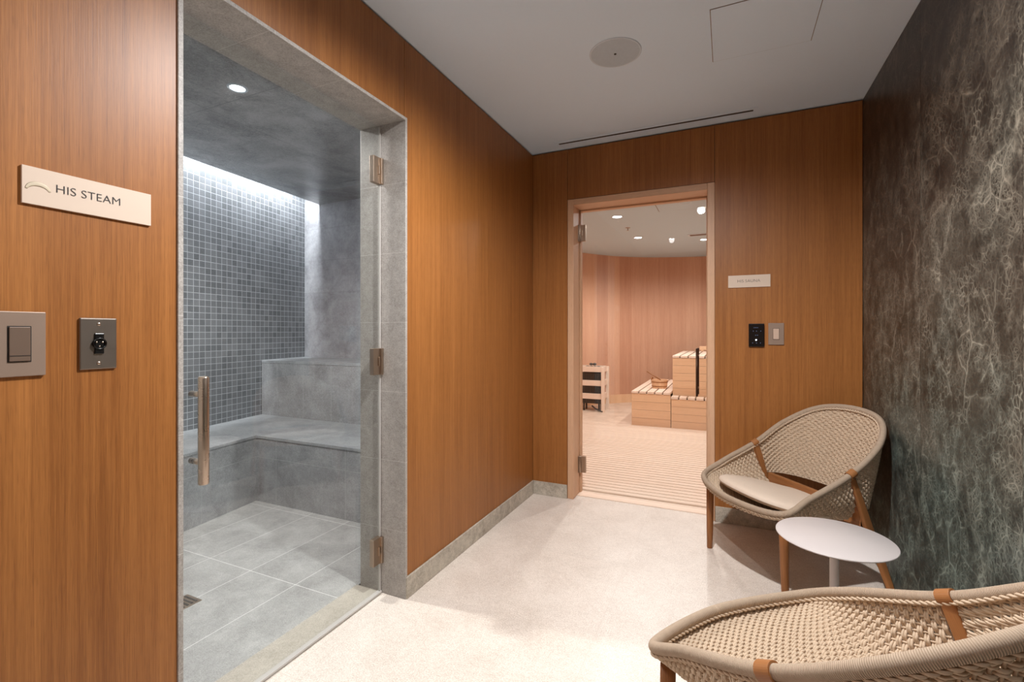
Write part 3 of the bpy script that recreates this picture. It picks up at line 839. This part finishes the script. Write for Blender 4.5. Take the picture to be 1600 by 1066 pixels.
# seat cushion, resting in the corner chair
def cushion():
    m = MB(); n = 72; th = np.linspace(0, 2*PI, n, endpoint=False); rings = []
    cx0, cy0 = 0, .098
    def outline(k):
        pts = []
        for a in th:
            c, s_ = math.cos(a), math.sin(a)
            ee = 2/2.5 if s_ > 0 else 2/2.05
            x = .29*math.copysign(abs(c)**ee, c); y = (.212 if s_ > 0 else .262)*math.copysign(abs(s_)**ee, s_)
            pts.append((cx0+x*k, cy0+y*k))
        return pts
    def base_z(y): return .392-.085*np.clip((.37-y)/.47, 0, 1)+.024
    for k, h in [(.0, .004), (.5, .004), (.93, .006), (.985, .012), (1.0, .020), (1.006, .0225), (1.0, .025), (.985, .034), (.94, .042), (.8, .048), (.5, .051), (.0, .052)]:
        rings.append([(x, y, base_z(y)+h) for x, y in outline(max(k, .001))])
    m.grid(rings, closed=True); return m.build('seat_cushion', M['fabric'])
cu = cushion(); tag(cu, 'thin beige seat cushion lying in the corner armchair', 'cushion')
cu.location = ch1.location; cu.rotation_euler = ch1.rotation_euler

# ================================================================== SIDE TABLE
t = empty('side_table', (1.732, -1.204, 0)); tag(t, 'small round white metal side table between the two woven armchairs', 'side table')
MB().lathe([(.0001, .446), (.175, .446), (.192, .448), (.196, .451), (.196, .453), (.194, .455), (.0001, .455)], n=96).build('tabletop', M['white_metal'], t)
MB().lathe([(.0155, .008), (.0155, .446)], n=28).build('post', M['white_metal'], t)
MB().lathe([(.0001, 0), (.150, 0), (.153, .003), (.150, .008), (.02, .010), (.0155, .014)], n=64).build('base_plate', M['white_metal'], t)

# ================================================================== SAUNA
# duckboard floor of slats
m = MB(); y = .215
while y < 2.93:
    m.box((-1.2, y, -.006), (3.2, y+.055, .014), swap=True, off=(y*3.1, 0)); y += .070
for x in (-1.0, -.2, .6, 1.4, 2.2, 3.0): m.box((x, .215, -.012), (x+.05, 2.93, -.0061))
db = m.build('duckboard', M['slat']); tag(db, 'pale slatted wooden duckboard covering the sauna floor', 'duckboard')

def bench(name, label, x0, x1, y0, y1, ztop, zbase=0, nb=4, slat_w=.085):
    t = empty(name, ((x0+x1)/2, y0, zbase)); tag(t, label, 'sauna bench', None)
    cx_ = (x0+x1)/2
    X0, X1 = x0-cx_, x1-cx_; D = y1-y0; H = ztop-zbase
    hb = (H-.030)/nb
    m = MB()
    for i in range(nb): m.box((X0+.002, 0, .002+i*hb), (X1-.002, .02, (i+1)*hb-.0005), swap=True, off=(i*.37, 0))
    m.build('front_panel', M['sauna_board'], t, bevel=.001)
    m = MB()
    for i in range(nb): m.box((X0+.002, .0205, .002+i*hb), (X0+.02, D-.01, (i+1)*hb-.0005), swap=True, off=(i*.37, 0))
    m.build('side_panel', M['sauna_board'], t, bevel=.001)
    MB().box((X0+.021, .021, .002), (X1-.021, D-.02, H-.032)).build('carcass', M['dark_gap'], t)
    x = X0
    while x < X1-.03:
        xe = min(x+slat_w, X1)
        MB().box((x, -.008, H-.028), (xe, D-.01, H), off=(x*1.7, 0)).build('seat_slat', M['slat'], t, bevel=.002)
        x += slat_w+.016
    return t
bench('sauna_bench', 'low wooden sauna bench with slatted top holding the bucket', .205, .700, 2.975, 4.75, .456, nb=4)
bench('sauna_bench', 'wooden step in front of the tall sauna bench', .703, 3.0, 2.975, 3.155, .405, nb=4)
bench('sauna_bench', 'tall wooden sauna bench with slatted top behind the step', .703, 3.0, 3.16, 4.85, .925, nb=9)
# bench far backrest rail
t = empty('bench_backrest', (1.9, 4.86, .925)); tag(t, 'horizontal wooden backrest board above the tall sauna bench', 'backrest')
MB().box((-.95, 0, .02), (1.2, .03, .08), swap=True).build('backrest_board', M['sauna_board'], t, bevel=.003)
MB().box((-.93, -.002, 0), (-.89, .028, .02)).build('support', M['sauna_board'], t)
MB().box((1.1, -.002, 0), (1.14, .028, .02)).build('support', M['sauna_board'], t)

# bucket
bx0, by0, bz0 = .50, 3.46, .456
t = empty('sauna_bucket', (bx0, by0, bz0)); tag(t, 'small round wooden sauna bucket on the low slatted bench', 'bucket')
m = MB()
n = 16
for i in range(n):
    a0, a1 = 2*PI*i/n+.012, 2*PI*(i+1)/n-.012; G_ = []
    for rr, z in [(.098, 0), (.112, .118), (.101, .118), (.088, 0)]:
        G_.append([(rr*math.cos(a), rr*math.sin(a), z) for a in np.linspace(a0, a1, 4)])
    m.grid(G_+[G_[0]], [[(a*.1, z[0][2]) for a in np.linspace(a0, a1, 4)] for z in G_+[G_[0]]], smooth=False)
m.lathe([(.089, .012), (.0001, .012)], n=32)
m.build('staves', M['sauna_board'], t)
for z, r_ in ((.03, .1015), (.088, .1095)):
    MB().lathe([(r_, z-.006), (r_+.003, z-.005), (r_+.004, z+.005), (r_+.002, z+.006)], n=48).build('hoop', M['teak'], t)
MB().tube([(-.108, 0, .10), (-.11, 0, .15), (-.07, 0, .195), (0, 0, .21), (.07, 0, .195), (.11, 0, .15), (.108, 0, .10)][0:0] or [(-.1, .06, .108), (-.1, .06, .135), (-.1, .0, .15), (-.1, -.05, .135), (-.1, -.05, .108)], .008, 10).build('handle', M['teak'], t)
t = empty('sauna_ladle', (bx0-.01, by0-.01, bz0+.11)); tag(t, 'wooden ladle leaning out of the sauna bucket', 'ladle')
m = MB(); m.tube([(.03, .0, .0), (-.05, .0, .05), (-.16, .0, .115)], [.007, .0075, .006], 10); m.build('ladle_handle', M['teak'], t)
MB().lathe([(.0001, -.03), (.02, -.028), (.03, -.01), (.032, .008), (.029, .008), (.026, -.008), (.0001, -.024)], c=(.045, 0, -.01), n=24).build('ladle_cup', M['sauna_board'], t)

# heater with wooden guard
hx0, hx1, hy0, hy1 = -.80, -.35, 3.77, 4.10
t = empty('sauna_heater', ((hx0+hx1)/2, (hy0+hy1)/2, 0)); tag(t, 'dark sauna heater inside a pale three-slat wooden guard rail frame', 'sauna heater')
MB().box((-.155, -.10, .12), (.155, .10, .60)).build('heater_body', M['iron'], t, bevel=.01)
m = MB()
for i in range(9):
    m.box((-.150+i*.035, -.108, .15), (-.138+i*.035, -.100, .57))
m.build('heater_fins', M['iron'], t)
for sx in (-1, 1):
    for sy in (-1, 1):
        MB().tube([(sx*.12, sy*.07, 0), (sx*.12, sy*.07, .12)], .014, 10).build('foot', M['iron'], t)
MB().tube([(.02, -.12, .09), (.08, -.14, .05), (.14, -.15, .03), (.2, -.16, .012)], .012, 10).build('power_cable', M['iron'], t)
hc = ((hx0+hx1)/2, (hy0+hy1)/2)
W2, D2 = (hx1-hx0)/2, (hy1-hy0)/2
for sx in (-1, 1):
    for sy in (-1, 1):
        x = sx*(W2-.025); yq = sy*(D2-.018)
        MB().box((x-.025, yq-.018, 0 if 1 else 0), (x+.025, yq+.018, .69)).build('guard_post', M['slat'], t, bevel=.003)
for z in (.20, .405, .62):
    for sy in (-1, 1):
        yq = sy*(D2-.045)
        MB().box((-W2+.0505, yq-.012-.0*sy, z-.005), (W2-.0505, yq+.012, z+.085-.005), swap=True).build('guard_slat', M['slat'], t, bevel=.002)
    for sx in (-1, 1):
        x = sx*(W2-.04)
        MB().box((x-.012, -D2+.0365, z-.005), (x+.012, D2-.0365, z+.08), swap=False).build('guard_slat', M['slat'], t, bevel=.002)
# stones
def stone_mesh(seed):
    r = random.Random(seed); m = MB(); rings = []
    for i in range(7):
        la = -PI/2+PI*i/6; rings.append([(math.cos(la)*math.cos(a)*(1+r.uniform(-.12, .12)), math.cos(la)*math.sin(a)*(1+r.uniform(-.12, .12)), math.sin(la)*.7) for a in np.linspace(0, 2*PI, 10, endpoint=False)])
    m.grid(rings, closed=True); return m
base_st = [stone_mesh(k) for k in range(3)]
k = 0; protos = {}
for lay, (nx, ny, z) in enumerate([(5, 3, .628), (4, 2, .680), (2, 1, .728)]):
    for i in range(nx):
        for j in range(ny):
            x = (i-(nx-1)/2)*.062+random.uniform(-.006, .006); yq = (j-(ny-1)/2)*.068+random.uniform(-.006, .006)
            key = k % 3
            if key not in protos: o = protos[key] = base_st[key].build('heater_stone', M['stone_dark'])
            else: o = protos[key].copy(); C.objects.link(o)
            s_ = random.uniform(.027, .030); o.scale = (s_, s_*1.05, s_); o.location = (hc[0]+x, hc[1]+yq, z); o.rotation_euler = (0, 0, random.uniform(0, 6))
            tag(o, 'rough grey stone heaped on top of the sauna heater', 'stone', 'heater stones'); k += 1
# sprinkler and ceiling hatch in the sauna
t = empty('sprinkler', (.22, 2.64, SH)); tag(t, 'tiny sprinkler head between the bright lights of the sauna ceiling', 'sprinkler')
MB().lathe([(.03, 0), (.03, -.003), (.012, -.006), (.0001, -.006)], n=24).build('escutcheon', M['steel'], t)
MB().lathe([(.006, -.006), (.005, -.03), (.016, -.033), (.016, -.035), (.0001, -.035)], n=16).build('sprinkler_head', M['steel'], t)
t = empty('access_panel', (1.05, 1.66, SH)); tag(t, 'ceiling access panel inside the sauna outlined by a dark seam', 'access panel')
MB().box((-.37, -.32, -.0015), (.37, .32, 0)).build('panel_gap', M['plate_dark'], t)
MB().box((-.362, -.312, -.003), (.362, .312, -.0015)).build('panel_leaf', M['sauna_ceiling'], t)
t = empty('ceiling_grille', (1.15, 3.45, SH)); tag(t, 'narrow pale grille low in the sauna ceiling near the right door edge', 'air vent')
MB().box((-.28, -.07, -.006), (.28, .07, 0)).build('grille_frame', M['white_plastic'], t, bevel=.002)
MB().box((-.25, -.045, -.0075), (.25, .045, -.006)).build('grille_slot', M['plate_dark'], t)
